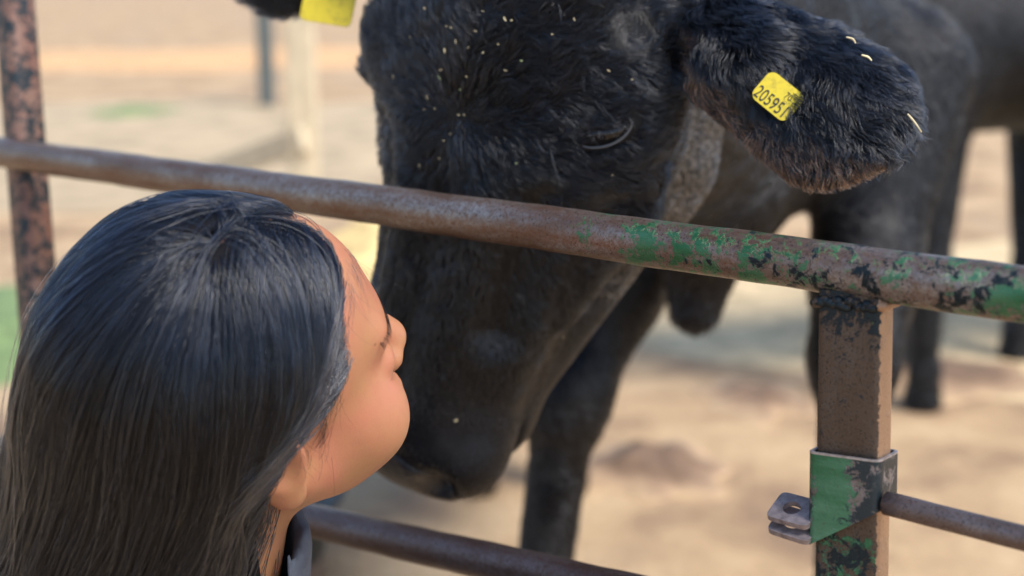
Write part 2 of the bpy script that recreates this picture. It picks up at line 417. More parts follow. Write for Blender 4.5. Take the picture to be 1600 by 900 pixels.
# square tube post hanging from the top rail at the right
Pt = rail_pt(1338); nd = nrm(np.cross(rd, [0, 0, 1.])); nd = nd if nd[1] < 0 else -nd       # nd: towards the camera side
postrot = R(5)
def rot2(v, a): return np.array([v[0] * math.cos(a) - v[1] * math.sin(a), v[0] * math.sin(a) + v[1] * math.cos(a), v[2]])
px_ = nrm(rot2(rd, postrot)); py_ = nrm(np.cross([0, 0, 1.], px_))
lean = nrm(at(1333, 880, rail_depth(1338) + .02) - at(1339, 470, rail_depth(1338)))       # runs down the picture, hardly converging
lean_up = -lean
def post_matrix(o):
    z = Vector(lean_up).normalized(); x = Vector(px_); x = (x - z * x.dot(z)).normalized(); y = z.cross(x)
    M = Matrix((x, y, z)).transposed().to_4x4(); M.translation = Vector(o); return M
def box_tube(name, wx, wy, z0, z1, mat, parent, M, rad=.004, wall=.003, seg=30, slope=None):
    """rounded rectangular hollow section along local Z"""
    bm = bmesh.new()
    def loop(wx, wy, r):
        pts = []
        for cx, cy, a0 in ((wx / 2 - r, wy / 2 - r, 0), (-wx / 2 + r, wy / 2 - r, 90), (-wx / 2 + r, -wy / 2 + r, 180), (wx / 2 - r, -wy / 2 + r, 270)):
            for k in range(7): a = R(a0 + 15 * k); pts.append((cx + r * math.cos(a), cy + r * math.sin(a)))
        return pts
    o_ = loop(wx, wy, rad); i_ = loop(wx - 2 * wall, wy - 2 * wall, max(rad - wall, .0008)); n = len(o_)
    def zf(t, x):
        z = z0 + (z1 - z0) * t
        if slope: z += (1 - t) * slope * x
        return z
    ro = [[bm.verts.new((x, y, zf(i / seg, x))) for x, y in o_] for i in range(seg + 1)]
    ri = [[bm.verts.new((x, y, zf(i / seg, x))) for x, y in i_] for i in range(seg + 1)]
    for i in range(seg):
        for j in range(n):
            k = (j + 1) % n
            bm.faces.new((ro[i][j], ro[i][k], ro[i + 1][k], ro[i + 1][j])); bm.faces.new((ri[i][k], ri[i][j], ri[i + 1][j], ri[i + 1][k]))
    for j in range(n):
        k = (j + 1) % n
        bm.faces.new((ro[-1][j], ro[-1][k], ri[-1][k], ri[-1][j])); bm.faces.new((ro[0][k], ro[0][j], ri[0][j], ri[0][k]))
    return bobj(name, bm, mat, parent, matrix=M, autosmooth=True)
M_post = paint_metal('post_paint', [(-.95, .45), (-.165, .50), (-.15, .18), (-.05, .20), (-.015, .42)], rust=(.105, .068, .045), axis=2, side=(.0208, (.50, .30, .18)), dark_at=[(-.95, .36), (-.17, .35), (-.15, .25), (-.06, .25), (-.035, .32), (0, .42)], seed=2., metal=.5, grey=(.13, .10, .08))  # side: sunlit tan put into the colour of the right face
PM = post_matrix(Pt + lean * .012)
PW, PD = .0445, .024
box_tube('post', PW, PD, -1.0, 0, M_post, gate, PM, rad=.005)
# weld bead round the top of the post
bm = bmesh.new(); r0 = np.random.RandomState(5)
for k in range(46):
    t = k / 46 * 2 * (PW + PD)
    if t < PW: x, y = -PW / 2 + t, -PD / 2
    elif t < PW + PD: x, y = PW / 2, -PD / 2 + t - PW
    elif t < 2 * PW + PD: x, y = PW / 2 - (t - PW - PD), PD / 2
    else: x, y = -PW / 2, PD / 2 - (t - 2 * PW - PD)
    bmesh.ops.create_icosphere(bm, subdivisions=2, radius=.0034 + .001 * r0.rand(), matrix=Matrix.Translation((x, y, -.0085 + .0025 * r0.randn() * .5 - .02 * abs(y - 0) * 0)) @ Matrix.Diagonal((1.2, 1, .9, 1)))
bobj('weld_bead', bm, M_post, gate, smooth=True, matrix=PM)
# clamp strap round the post, bottom edge cut on a slant
M_clamp = paint_metal('clamp_green', [(-.03, .55), (-.025, .50), (-.015, .62), (-.004, .66), (.010, .44), (.03, .35)], dark_at=[(-.03, .42), (-.025, .38), (-.018, .22), (-.004, .22), (.010, .40), (.03, .44)], rust=(.14, .10, .075), axis=0, seed=9., metal=.1)
PY = lambda y: -float((y - 478) / FPX * (rail_depth(1338) + .008))       # photo row -> local z on the post
clamp = box_tube('clamp', PW + .0055, PD + .013, PY(850), PY(736), M_clamp, gate, PM, rad=.006, wall=.0022, slope=.62)
clamp['label'] = 'bright green strap clamp on the square post'
M_bare = simple('bare_steel_edge', (.42, .38, .37), .45, .6, noise=.35, nscale=200, bmp=.3)
rimo = box_tube('rim', PW + .0057, PD + .0132, PY(736), PY(733), M_bare, clamp, PM, rad=.006, wall=.0024, seg=1)
M_tab = simple('tab_steel', (.30, .25, .25), .5, .5, noise=.35, nscale=160, bmp=.5)
def plate(name, z, tilt, x0, parent, hole=True):
    """flat bolt tab with a hole, standing out to the left of the clamp"""
    n = 32; L, W, T = .031, .027, .0038
    bm = bmesh.new()
    out = []
    for k in range(n):
        a = 2 * math.pi * k / n; c_, s_ = math.cos(a), math.sin(a); e = .28
        out.append((math.copysign(abs(c_) ** e, c_) * L / 2, math.copysign(abs(s_) ** e, s_) * W / 2))
    inn = [(.0062 * math.cos(2 * math.pi * k / n) - .002, .0062 * math.sin(2 * math.pi * k / n)) for k in range(n)]
    vo = [[bm.verts.new((x, y, zz)) for x, y in out] for zz in (-T / 2, T / 2)]
    vi = [[bm.verts.new((x, y, zz)) for x, y in inn] for zz in (-T / 2, T / 2)]
    for k in range(n):
        j = (k + 1) % n
        bm.faces.new((vo[0][k], vo[0][j], vo[1][j], vo[1][k])); bm.faces.new((vi[0][j], vi[0][k], vi[1][k], vi[1][j]))
        bm.faces.new((vo[1][k], vo[1][j], vi[1][j], vi[1][k])); bm.faces.new((vo[0][j], vo[0][k], vi[0][k], vi[0][j]))
    bmesh.ops.bevel(bm, geom=[e for e in bm.edges if len(e.link_faces) == 2 and e.calc_face_angle() > .9], offset=.0009, segments=2, affect='EDGES')
    return bobj(name, bm, M_tab, parent, matrix=PM @ Matrix.Translation((x0, -.010, z)) @ Matrix.Rotation(R(tilt), 4, 'Y') @ Matrix.Rotation(R(26), 4, 'X'), autosmooth=True)
plate('bolt_tab', PY(838), 6, -PW / 2 - .0150, clamp)
plate('bolt_tab', PY(861), 8, -PW / 2 - .0140, clamp)
# thin rod from the post to the right
M_rod = paint_metal('rod_rust', [(-2, .08), (2, .12)], rust=(.15, .10, .08), seed=7., grey=(.24, .20, .20), metal=.5)
Rq = at(1384, 786, rail_depth(1384) + .006); tube('rod', Rq, Rq + rd * .9, .0078, M_rod, gate, n=24, seg=60, wob=.0003)
# left upright, tall and rusty, behind the rail
M_lpost = paint_metal('left_post_rust', [(-2, .22), (2, .22)], dark_at=[(-2, .38), (2, .36)], rust=(.22, .10, .07), axis=2, seed=12., metal=.15, grey=(.26, .17, .13))
zl = rail_depth(38) + .045
u0, u1 = at(22, 0, zl), at(66, 560, zl); dl = nrm(u0 - u1)
z = Vector(dl); x = Vector(rd); x = (x - z * x.dot(z)).normalized(); y = z.cross(x)
ML = Matrix((x, y, z)).transposed().to_4x4(); ML.translation = Vector(u1)
box_tube('post', .040, .040, -.95, .70, M_lpost, gate, ML, rad=.012)

# ------------------------------------------------------------------ the cow
def orth(a, b_):                                                 # columns: x = L, y = up the face (-D), z = N
    z = nrm(np.array(a, float)); d = np.array(b_, float); y = -nrm(d - z * (d @ z)); x = np.cross(y, z)
    return np.stack([x, y, z], 1)
HC = orth((-.53, -.15, .83), (-.33, -.91, -.22))                  # head axes in lens space
HW = CAMR @ HC
HS = np.array([1.19, .99, 1.04], np.float32)
HO = at(712, 185, 1.205) - HW[:, 2] * .022
def h2w(q): return np.asarray(q, float) * HS @ HW.T + HO
def w2h(p): return ((p - HO.astype(np.float32)) @ HW.astype(np.float32)) / HS
def f_head(p):
    q = w2h(p); s = q.copy(); s[:, 0] = np.abs(s[:, 0])
    d = ell(s, (0, .05, -.075), (.118, .150, .098))
    d = smin(d, ell(s, (0, .17, -.09), (.085, .065, .075)), .05)
    w_ = s * np.array([.86, 1, 1], np.float32)
    d = smin(d, cap(w_, (0, -.02, -.085), (0, -.27, -.068), .088, .062), .05)
    d = smin(d, ell(s, (0, -.325, -.062), (.080, .062, .062)), .035)
    d = smin(d, ell(s, (.045, -.33, -.045), (.034, .036, .034)), .02)
    d = smin(d, cap(s, (.028, -.30, -.128), (.062, -.03, -.215), .034, .050), .04)
    d = smin(d, ell(s, (0, -.315, -.125), (.058, .05, .036)), .03)
    d = smin(d, ell(s, (.082, -.005, -.165), (.036, .10, .095)), .03)
    d = smin(d, ell(s, (.100, .040, -.050), (.034, .048, .034)), .03)
    d = smin(d, cap(s, (.104, -.040, -.085), (.074, -.16, -.092), .026, .013), .022)
    d = smin(d, cap(s, (.024, -.02, -.006), (.022, -.31, -.022), .014, .014), .035)
    d = smax(d, -cap(s, (.078, -.05, -.008), (.064, -.18, -.022), .012, .008), .03)
    d = smin(d, ell(s, (.112, -.006, -.062), (.024, .026, .026)), .012)
    d = smax(d, -ell(s, (.122, -.055, -.042), (.026, .026, .026)), .022)
    d = smax(d, -cap(s, (.066, -.345, -.100), (.078, -.275, -.104), .0015, .0025), .006)
    d = smax(d, -ell(s, (.052, -.356, -.010), (.016, .021, .026)), .012)
    d = smax(d, -ell(s, (0, -.345, -.1), (.12, .05, .0035)), .01)
    return d
# ear (left): lens space points
def ear_frame(base, tip, zb, zt, facing):
    a = at(*base, zb); b_ = at(*tip, zt); x = nrm(b_ - a); n = dirw(facing); n = nrm(n - x * (n @ x)); y = np.cross(n, x)
    return (a + b_) / 2, np.stack([x, y, n], 1), np.linalg.norm(b_ - a)
EO, EM, EL = ear_frame((1096, 44), (1402, 226), 1.165, 1.08, (-.12, .30, .93))
def f_ear(p):
    q = (p - EO.astype(np.float32)) @ EM.astype(np.float32)
    t = q[:, 0] / (EL / 2)
    qq = q.copy(); qq[:, 2] += .012 * (q[:, 1] / .06) ** 2         # cupped
    d = ell(qq, (0, 0, 0), (EL / 2 * 1.0, .056, .016))
    root = cap(p, at(1020, 30, 1.27), at(1150, 100, 1.14), .045, .026)
    d = smin(d, ell(qq, (EL * .22, -.004, 0), (EL * .25, .058, .014)), .02)
    return smin(d, root, .03)
# right ear, seen at the upper left corner beyond the head
def f_ear2(p):
    a, b_ = at(640, -80, 1.34), at(455, -52, 1.40)
    return smin(cap(p, a, b_, .030, .022), ell(p, at(440, -50, 1.405), (.05, .02, .045)), .03)
BW = c2w
sh = at(1130, 60, 2.02); 
KL = [at(1400, 120, 2.12), at(1350, 430, 2.04), at(1333, 560, 2.0)]      # left shoulder, elbow, knee
KR = [at(935, 130, 2.12), at(960, 440, 2.06), at(885, 620, 2.02)]
def foot(p, px): q = at(px, 900, np.dot(p - CAMT, [0, cp, -sp])); q[2] = 0; return q
hipc = np.array([.03, 3.35, 1.02])
def leg_front(p, K, fx):
    f = foot(K[2], fx); f = np.array([f[0], K[2][1] + .03, .03])
    mid = K[2] + (f - K[2]) * .75
    d = cap(p, K[0], K[1], .115, .066)
    d = smin(d, cap(p, K[1], K[2], .066, .058), .06)
    d = smin(d, ell(p, K[2], (.060, .062, .078)), .03)
    d = smin(d, cap(p, K[2], mid, .046, .036), .03)
    d = smin(d, ell(p, mid, (.048, .05, .045)), .03)
    d = smin(d, cap(p, mid, f + [0, -.02, 0], .038, .056), .03)
    return d
def leg_hind(p, hip, kn, hock, ft):
    d = cap(p, hip, kn, .16, .10); d = smin(d, cap(p, kn, hock, .095, .052), .06)
    d = smin(d, cap(p, hock, ft + np.array([0, .02, .1]), .05, .038), .03)
    return smin(d, cap(p, ft + np.array([0, .02, .1]), ft, .042, .056), .03)
def f_body(p):
    th = at(1120, 90, 2.15)
    d = ell(p, th, (.25, .36, .21))                                       # chest
    d = smin(d, cap(p, th + [0, .25, .03], hipc, .24, .26), .15)            # barrel
    d = smin(d, ell(p, (th + hipc) / 2 + [0, 0, -.06], (.29, .50, .27)), .1)
    d = smin(d, cap(p, at(1130, 180, 1.95), at(1085, 485, 1.93), .085, .036), .09)   # brisket
    d = smin(d, cap(p, at(1150, 250, 2.0), at(1110, 330, 1.85), .10, .07), .08)
    nk0 = h2w((0, .12, -.16))
    d = smin(d, cap(p, nk0, at(1060, 60, 1.85), .115, .20), .10)           # neck
    d = smin(d, cap(p, h2w((0, .04, -.20)), at(1095, 230, 1.8), .07, .10), .08)    # throat
    d = smin(d, leg_front(p, KL, 1345), .08); d = smin(d, leg_front(p, KR, 795), .08)
    for s in (-1, 1):
        hip = hipc + np.array([s * .16, .05, -.05]); kn = np.array([hipc[0] + s * .17, 3.12, .66])
        hock = np.array([hipc[0] + s * .13, 3.62, .48]); ft = np.array([hipc[0] + s * .12, 3.50, .03])
        d = smin(d, leg_hind(p, hip, kn, hock, ft), .07)
    return d
def f_cow(p):
    d = smin(f_head(p), f_body(p), .05)
    d = smin(d, f_ear(p), .03)
    return smin(d, f_ear2(p), .03)
def fine_box(f, lo, hi, h): return nets(f, lo, hi, h)
corners = np.array([h2w((a, b_, c_)) for a in (-.19, .22) for b_ in (-.41, .26) for c_ in (-.30, .06)] + [at(1450, 300, 1.06), at(1450, -60, 1.06), at(400, -90, 1.45), at(400,20,1.45)])
lo, hi = corners.min(0) - .03, corners.max(0) + .03
hi[1] = min(hi[1], 1.75)
Vh, Fh = nets(f_cow, lo, hi, .0045)
def f_gross(p): return f_cow(p)
Vb, Fb = nets(f_gross, (-.65, .95, -.02), (1.05, 3.95, 1.85), .018)
cb = Vb[Fb].mean(1); inside = ((cb > lo + .03) & (cb < hi - .03)).all(1); Fb = Fb[~inside]
cow = empty('cow', (.3, 2.2, 0)); tag(cow, 'big black cow lowering its head to the woman, yellow tag in its ear', 'cow')
Fall = np.concatenate([Fh, Fb + len(Vh)]); Vall = np.concatenate([Vh, Vb])
mesh('body', Vall, Fall, M_cowskin, cow)

# --- fur on the head, neck front and ear
def sample(V, F, n, rs):
    T = np.concatenate([F[:, [0, 1, 2]], F[:, [0, 2, 3]]]); a, b_, c_ = V[T[:, 0]], V[T[:, 1]], V[T[:, 2]]
    cr = np.cross(b_ - a, c_ - a); ar = np.linalg.norm(cr, axis=1); i = rs.choice(len(T), n, p=ar / ar.sum())
    u, v_ = rs.rand(n), rs.rand(n); m = u + v_ > 1; u[m] = 1 - u[m]; v_[m] = 1 - v_[m]
    return a[i] + u[:, None] * (b_[i] - a[i]) + v_[:, None] * (c_[i] - a[i])
def clump_tips(S, size, pull):
    P0 = S[:, 0] + .3 * size * snoise(S[:, 0], size * 4, 61); key = np.floor(P0 / size).astype(np.int64)
    _, inv = np.unique(key, axis=0, return_inverse=True); inv = inv.ravel(); cnt = np.bincount(inv).astype(float)
    k = S.shape[1]; pf = (np.arange(k) / (k - 1)) ** 1.2
    for i in range(1, k):
        c_ = np.stack([np.bincount(inv, S[:, i, a]) / cnt for a in range(3)], 1)
        S[:, i] += (c_[inv] - S[:, i]) * (pull * pf[i] * (.6 + .4 * np.sin(S[:, 0, 0] * 9e3)))[:, None]
    return S
def fur_on(P, Nn, flow, length, lift, seed, k=5, curl=.0, tuft=.35, tscale=.02, rs=rng):
    """k points per strand; the strand leaves the skin at an angle and lies down along the flow"""
    fl = flow - Nn * (flow * Nn).sum(1, keepdims=True); fl = nrm(fl)
    tuft = np.asarray(tuft) if np.isscalar(tuft) else tuft[:, None]
    fl = fl + tuft * snoise(P, tscale, seed) + .5 * tuft * snoise(P, tscale * .35, seed + 1) + .10 * rs.randn(*P.shape)
    fl = nrm(fl - Nn * (fl * Nn).sum(1, keepdims=True))
    side = np.cross(Nn, fl)
    L = length * rs.uniform(.65, 1.15, len(P))
    out = np.empty((len(P), k, 3)); ph = rs.uniform(0, 6.28, len(P)); 
    base = P - Nn * .001
    for i in range(k):
        t = i / (k - 1)
        h = lift * np.sin(t * 1.9) / .95 * L if np.isscalar(lift) else lift * np.sin(t * 1.9) / .95 * L
        c_ = curl * L * t * np.sin(ph * .3 + snoise(P, .03, seed + 5)[:, 0] * 2 + t * 5.5)
        out[:, i] = base + fl * (L * t)[:, None] + Nn * h[:, None] + side * c_[:, None]
    return out
toCam = lambda P: nrm(CAMT - P)
P = sample(Vh, Fh, 300000, rng)
Nn = grad(f_cow, P)
keep = ((Nn * toCam(P)).sum(1) > -.35) & (P[:, 1] < 1.70)
P, Nn = P[keep], Nn[keep]
q = w2h(P.astype(np.float32)).astype(float)
ed = f_ear(P.astype(np.float32)); hd = f_head(P.astype(np.float32))
isear = (ed < .012) & (hd > .02)
# flow in head space: radiating from the whorl on the forehead
W = np.array([0, .004, .02])
fl = q - W; fl[:, 2] *= .3; rW = np.linalg.norm(fl[:, :2], axis=1)
fl = nrm(fl)
upm = np.clip((q[:, 1] - .03) / .06, 0, 1)
fl = nrm(fl + np.stack([np.sign(q[:, 0]) * .9 * upm * np.exp(-(q[:, 0] / .05) ** 2) , -.3 * upm, 0 * upm], 1))
back = np.clip((-q[:, 2] - .08) / .08, 0, 1)[:, None]
fl = nrm(fl * (1 - back) + back * np.array([0, -.35, -1.0]))
flw = fl @ HW.T
nosey = np.clip((-q[:, 1] - .05) / .25, 0, 1)
length = .020 - .013 * nosey
length *= np.clip(rW / .02, .45, 1)
poll = np.clip((q[:, 1] - .10) / .06, 0, 1) * np.clip(1 - np.abs(q[:, 0]) / .09, 0, 1)
length += .030 * poll
length *= np.where(q[:, 2] < -.12, .55, 1)
eyed = np.linalg.norm((q - np.array([.125, -.012, -.055])) , axis=1); length *= np.clip(eyed / .035, .35, 1)
EYEP = np.array([hit(a, b_, f_head)[0] for a, b_ in ((912, 222), (920, 219), (930, 216), (940, 214), (950, 212), (960, 209), (970, 204), (980, 197), (984, 190))])
eyen = np.min([np.linalg.norm(P - e_, axis=1) for e_ in EYEP], axis=0)
pad = (q[:, 1] < -.335) & (np.abs(q[:, 0]) < .055) & (q[:, 2] > -.09)
m = ~isear & ~pad & (eyen > .0075)
lift = .26 + .25 * poll - .13 * nosey
Sf = fur_on(P[m], Nn[m], flw[m], length[m], lift[m], 3, k=5, tuft=.30 * (1 - .75 * nosey[m]), tscale=.030, curl=.12)
rad = np.array([.00027, .00028, .00025, .00018, .00005])
jawz = (q[m][:, 2] < -.115) & (q[m][:, 0] > 0) & (q[m][:, 1] > -.16) & (q[m][:, 1] < .10) & (q[m][:, 2] > -.27)
pick = jawz & (rng.rand(m.sum()) < .55)
Sf = clump_tips(Sf, .0055, .62)
strands('fur', Sf[~pick], rad, M_fur, cow)
o = strands('cheek_fur', Sf[pick], rad, M_furgrey, cow); o['label'] = 'grey brown short fur on the cheek behind the eye'
# pad of the nose
# ear fur
Ve = P[isear]; 
ex = sample(Vh, Fh, 220000, rng); m = (f_ear(ex.astype(np.float32)) < .012) & (f_head(ex.astype(np.float32)) > .02); Ve = np.concatenate([Ve, ex[m]])
Ne = grad(f_cow, Ve)
qe = (Ve - EO) @ EM; t = np.clip(qe[:, 0] / EL + .5, 0, 1)
down = np.array([0, 0, -1.0])
fle = nrm(EM[:, 0] * (.55 + .5 * t[:, None]) + down * .55 + EM[:, 1] * (np.clip(qe[:, 1] / .06, -1, 1) * .5)[:, None])
low = np.clip((-qe[:, 1] / (.062 * np.sqrt(np.clip(1 - (2 * t - 1) ** 2, .05, 1))) - .45) / .3, 0, 1)
lenE = .031 * (1 - .45 * low) * (1.05 - .35 * t)
Se = fur_on(Ve, Ne, fle, lenE, .30, 11, k=7, tuft=.28, tscale=.05, curl=.15)
Se = clump_tips(Se, .005, .60)
red = (low * rng.rand(len(Ve)) > .45)
radE = np.array([.00028, .00028, .00027, .00025, .0002, .00014, .00005])
strands('ear_fur', Se[~red], radE, M_fur, cow)
o = strands('ear_fringe', Se[red], radE, M_furbrown, cow); o['label'] = 'reddish brown fringe along the lower edge of the ear'

# --- coat of the trunk and legs, nose pad
fbc = Vb[Fb].mean(1); mfb = (fbc[:, 1] < 2.75); Pb_ = sample(Vb, Fb[mfb], 90000, rng); nb2 = grad(f_body, Pb_)
m = (nb2 * toCam(Pb_)).sum(1) > -.3; Pb_, nb2 = Pb_[m], nb2[m]
fb = np.tile([0., .55, -1.], (len(Pb_), 1)) + .5 * snoise(Pb_, .4, 71)
strands('coat', clump_tips(fur_on(Pb_, nb2, fb, np.full(len(Pb_), .020), .12, 72, k=4, tuft=.22, tscale=.10), .02, .3), np.array([.0008, .0008, .0006, .0001]), M_coat, cow)
def f_pad(p):
    s_ = w2h(p).copy(); s_[:, 0] = np.abs(s_[:, 0])
    return smax(f_head(p) - .0022, ell(s_, (0, -.375, -.03), (.062, .052, .062)), .004)
pc = h2w((0, -.36, -.04)); Vp, Fp = nets(f_pad, pc - .10, pc + .10, .003); mesh('nose_pad', Vp, Fp, M_muzzle, cow)

def curve_tube(name, pts, rads, mat, parent, n=10, sub=6):
    pts = np.array(pts); m = len(pts); tt = np.linspace(0, m - 1, (m - 1) * sub + 1)
    def cr(t):
        i = int(min(t, m - 2)); u = t - i; p0, p1, p2, p3 = pts[max(i - 1, 0)], pts[i], pts[i + 1], pts[min(i + 2, m - 1)]
        return .5 * (2 * p1 + (p2 - p0) * u + (2 * p0 - 5 * p1 + 4 * p2 - p3) * u * u + (3 * p1 - p0 - 3 * p2 + p3) * u ** 3)
    C_ = np.array([cr(t) for t in tt]); rr = np.interp(tt, np.arange(m), rads)
    T = nrm(np.gradient(C_, axis=0)); V_ = []; F_ = []
    u = nrm(np.cross(T[0], [0.1, 1, .3]))
    for i in range(len(C_)):
        u = nrm(u - T[i] * (u @ T[i])); v_ = np.cross(T[i], u)
        for j in range(n): a = 2 * math.pi * j / n; V_.append(C_[i] + rr[i] * (u * math.cos(a) + v_ * math.sin(a)))
    for i in range(len(C_) - 1):
        for j in range(n): F_.append((i * n + j, i * n + (j + 1) % n, (i + 1) * n + (j + 1) % n, (i + 1) * n + j))
    F_.append(tuple(range(n))[::-1]); F_.append(tuple((len(C_) - 1) * n + j for j in range(n)))
    return mesh(name, V_, F_, mat, parent)
# eye (nearly shut): dark slit, pale lower lid, lashes
for nm, pix, rr, mt, of in (
    ('eye', [(914, 214), (930, 210), (948, 209), (964, 205), (978, 196)], [.001, .0040, .0052, .0046, .001], M_eye, .0012),
    ('lower_eyelid', [(910, 226), (925, 229), (945, 227), (962, 221), (976, 211), (986, 196), (984, 184)], [.0004, .0010, .0013, .0013, .0012, .0009, .0004], simple('pale_lid', (.075, .08, .09), .25), .0030),
    ('upper_eyelid', [(908, 208), (925, 199), (945, 196), (965, 190), (980, 182)], [.001, .0032, .0038, .0034, .001], M_cowskin, .001)):
    curve_tube(nm, [hit(a, b_, f_cow, off=of)[0] for a, b_ in pix], rr, mt, cow)
def lash_set(name, specs, mat, parent, rad, k=8):
    Pn = []
    for p0, d0, L, bend in specs:
        t = np.linspace(0, 1, k)[:, None]; Pn.append(p0 + d0 * L * t + bend * L * t * t)
    return strands(name, np.array(Pn), np.linspace(rad, rad * .2, k), mat, parent)
sp_ = []
for i in range(44):
    u = rng.rand(); x = 918 + 66 * u; y = 204 - 20 * u + rng.randn() * 2.5
    p, n_ = hit(x, y, f_cow); sp_.append((p, nrm(n_ * .9 + dirw((.1 + .6 * u, -.6, 0)) + .30 * rng.randn(3)), rng.uniform(.006, .015), dirw((.25, -.25, 0)) * rng.uniform(.2, .8)))
lash_set('eyelashes', sp_, M_lash, cow, .00012)
sp_ = []
for a, b_, vx, vy, L in ((935, 160, .55, -.5, .030), (860, 225, .05, -.6, .032), (1000, 97, .9, 0, .022), (925, 150, .4, -.5, .02), (990, 175, .6, -.2, .02), (880, 300, -.2, -.7, .02)):
    p, n_ = hit(a, b_, f_cow); sp_.append((p, nrm(n_ * .7 + dirw((vx, vy, 0))), L, dirw((.3, -.35, -.1))))
lash_set('whiskers', sp_, M_lash, cow, .00016, 10)
# horn bud beside the brow
def f_bud(p):
    c_, n_ = BUD
    a = ell(p, c_ - n_ * .001, (.021, .026, .0075), BM_)
    return smax(a, -ell(p, c_ + n_ * .009 + BM_[:, 0] * .005, (.016, .021, .007), BM_), .004)
BUD = hit(985, 52, f_cow)
bx_ = nrm(dirw((1, .35, 0))); bx_ = nrm(bx_ - BUD[1] * (bx_ @ BUD[1])); BM_ = np.stack([bx_, np.cross(BUD[1], bx_), BUD[1]], 1).astype(np.float32)
Vq, Fq = nets(f_bud, BUD[0] - .03, BUD[0] + .03, .0016)
bud = mesh('horn_bud', Vq, Fq, simple('horn_skin', (.05, .045, .045), .5, noise=.4, nscale=200, bmp=.4), cow)
pb = sample(Vq, Fq, 9000, rng); nb = grad(f_bud, pb); m = (nb @ BUD[1]) > -.2; pb, nb = pb[m], nb[m]
strands('fur', fur_on(pb, nb, np.tile(dirw((.15, -1, 0)), (len(pb), 1)), np.full(len(pb), .010), .2, 31, tuft=.3), np.array([.00013, .00013, .00012, .00008, .00003]), M_furbud, bud)
# ear tags
M_yellow, nt, b = newmat('yellow_tag'); tc = N(nt, 'ShaderNodeTexCoord')
nt.links.new(mix(nt, ramp(nt, tex(nt, tc.outputs['Object'], 110, 6, .7), [(.5, 0.), (.7, .7)]), (.66, .52, .03), (.28, .21, .03)), b.inputs['Base Color']); b.inputs['Roughness'].default_value = .45
M_ink = simple('tag_ink', (.02, .02, .015), .6)
def txt_mesh(body, size):
    cu = bpy.data.curves.new('t', 'FONT'); cu.body = body; cu.size = size; cu.extrude = .00012; cu.offset = 0.0; cu.align_x = 'LEFT'
    o_ = bpy.data.objects.new('t', cu); COL.objects.link(o_); bpy.context.view_layer.update()
    me = bpy.data.meshes.new_from_object(o_.evaluated_get(bpy.context.evaluated_depsgraph_get()))
    bpy.data.objects.remove(o_); return me
def ear_tag(center, xd, n_, wd, ht, parent, texts=(), label=None):
    x = nrm(xd - n_ * (xd @ n_)); y = np.cross(n_, x); M = Matrix(np.column_stack([x, y, n_]).tolist()).to_4x4(); M.translation = Vector(center)
    bm = bmesh.new(); pts = []
    r_ = .006
    for cx, cy, a0 in ((wd / 2 - r_, ht / 2 - r_, 0), (-wd / 2 + r_, ht / 2 - r_, 90), (-wd / 2 + r_, -ht / 2 + r_, 180), (wd / 2 - r_, -ht / 2 + r_, 270)):
        for k in range(6): a = R(a0 + 18 * k); pts.append((cx + r_ * math.cos(a), cy + r_ * math.sin(a)))
    lo_ = [bm.verts.new((x_, y_, -.0008)) for x_, y_ in pts]; hi_ = [bm.verts.new((x_, y_, .0008)) for x_, y_ in pts]
    bm.faces.new(lo_[::-1]); bm.faces.new(hi_)
    for k in range(len(pts)): j = (k + 1) % len(pts); bm.faces.new((lo_[k], lo_[j], hi_[j], hi_[k]))
    bmesh.ops.bevel(bm, geom=[e for e in bm.edges if e.calc_face_angle() > .9], offset=.0004, segments=2, affect='EDGES')
    t_ = bobj('ear_tag', bm, M_yellow, parent, matrix=M)
    if label: t_['label'] = label
    for body, sx_, tx, ty, shx in texts:
        me = txt_mesh(body, sx_); me.materials.clear(); me.materials.append(M_ink)
        for v_ in me.vertices: v_.co.x = v_.co.x * shx + tx; v_.co.y += ty; v_.co.z += .0010
        o_ = bpy.data.objects.new('digits', me); o_.matrix_world = M; COL.objects.link(o_); o_.parent = t_
        bpy.context.view_layer.update(); o_.matrix_parent_inverse = t_.matrix_world.inverted()
    return t_
tp, tn = hit(1222, 158, f_ear, off=.0108)
tn = nrm(tn + dirw((0, 0, 1)) * 2.5)
ear_tag(tp, dirw((.76, -.65, 0)), tn, .0350, .0265, cow, [('205951', .0150, -.0162, -.0112, .68), ('70', .0075, .0035, .0025, .8)], 'yellow tag numbered 205951 in the big ear')
ear_tag(at(517, -10, 1.36), dirw((1, -.2, 0)), nrm(dirw((-.15, .1, 1))), .052, .060, cow, (), 'blurred yellow tag in the far ear')
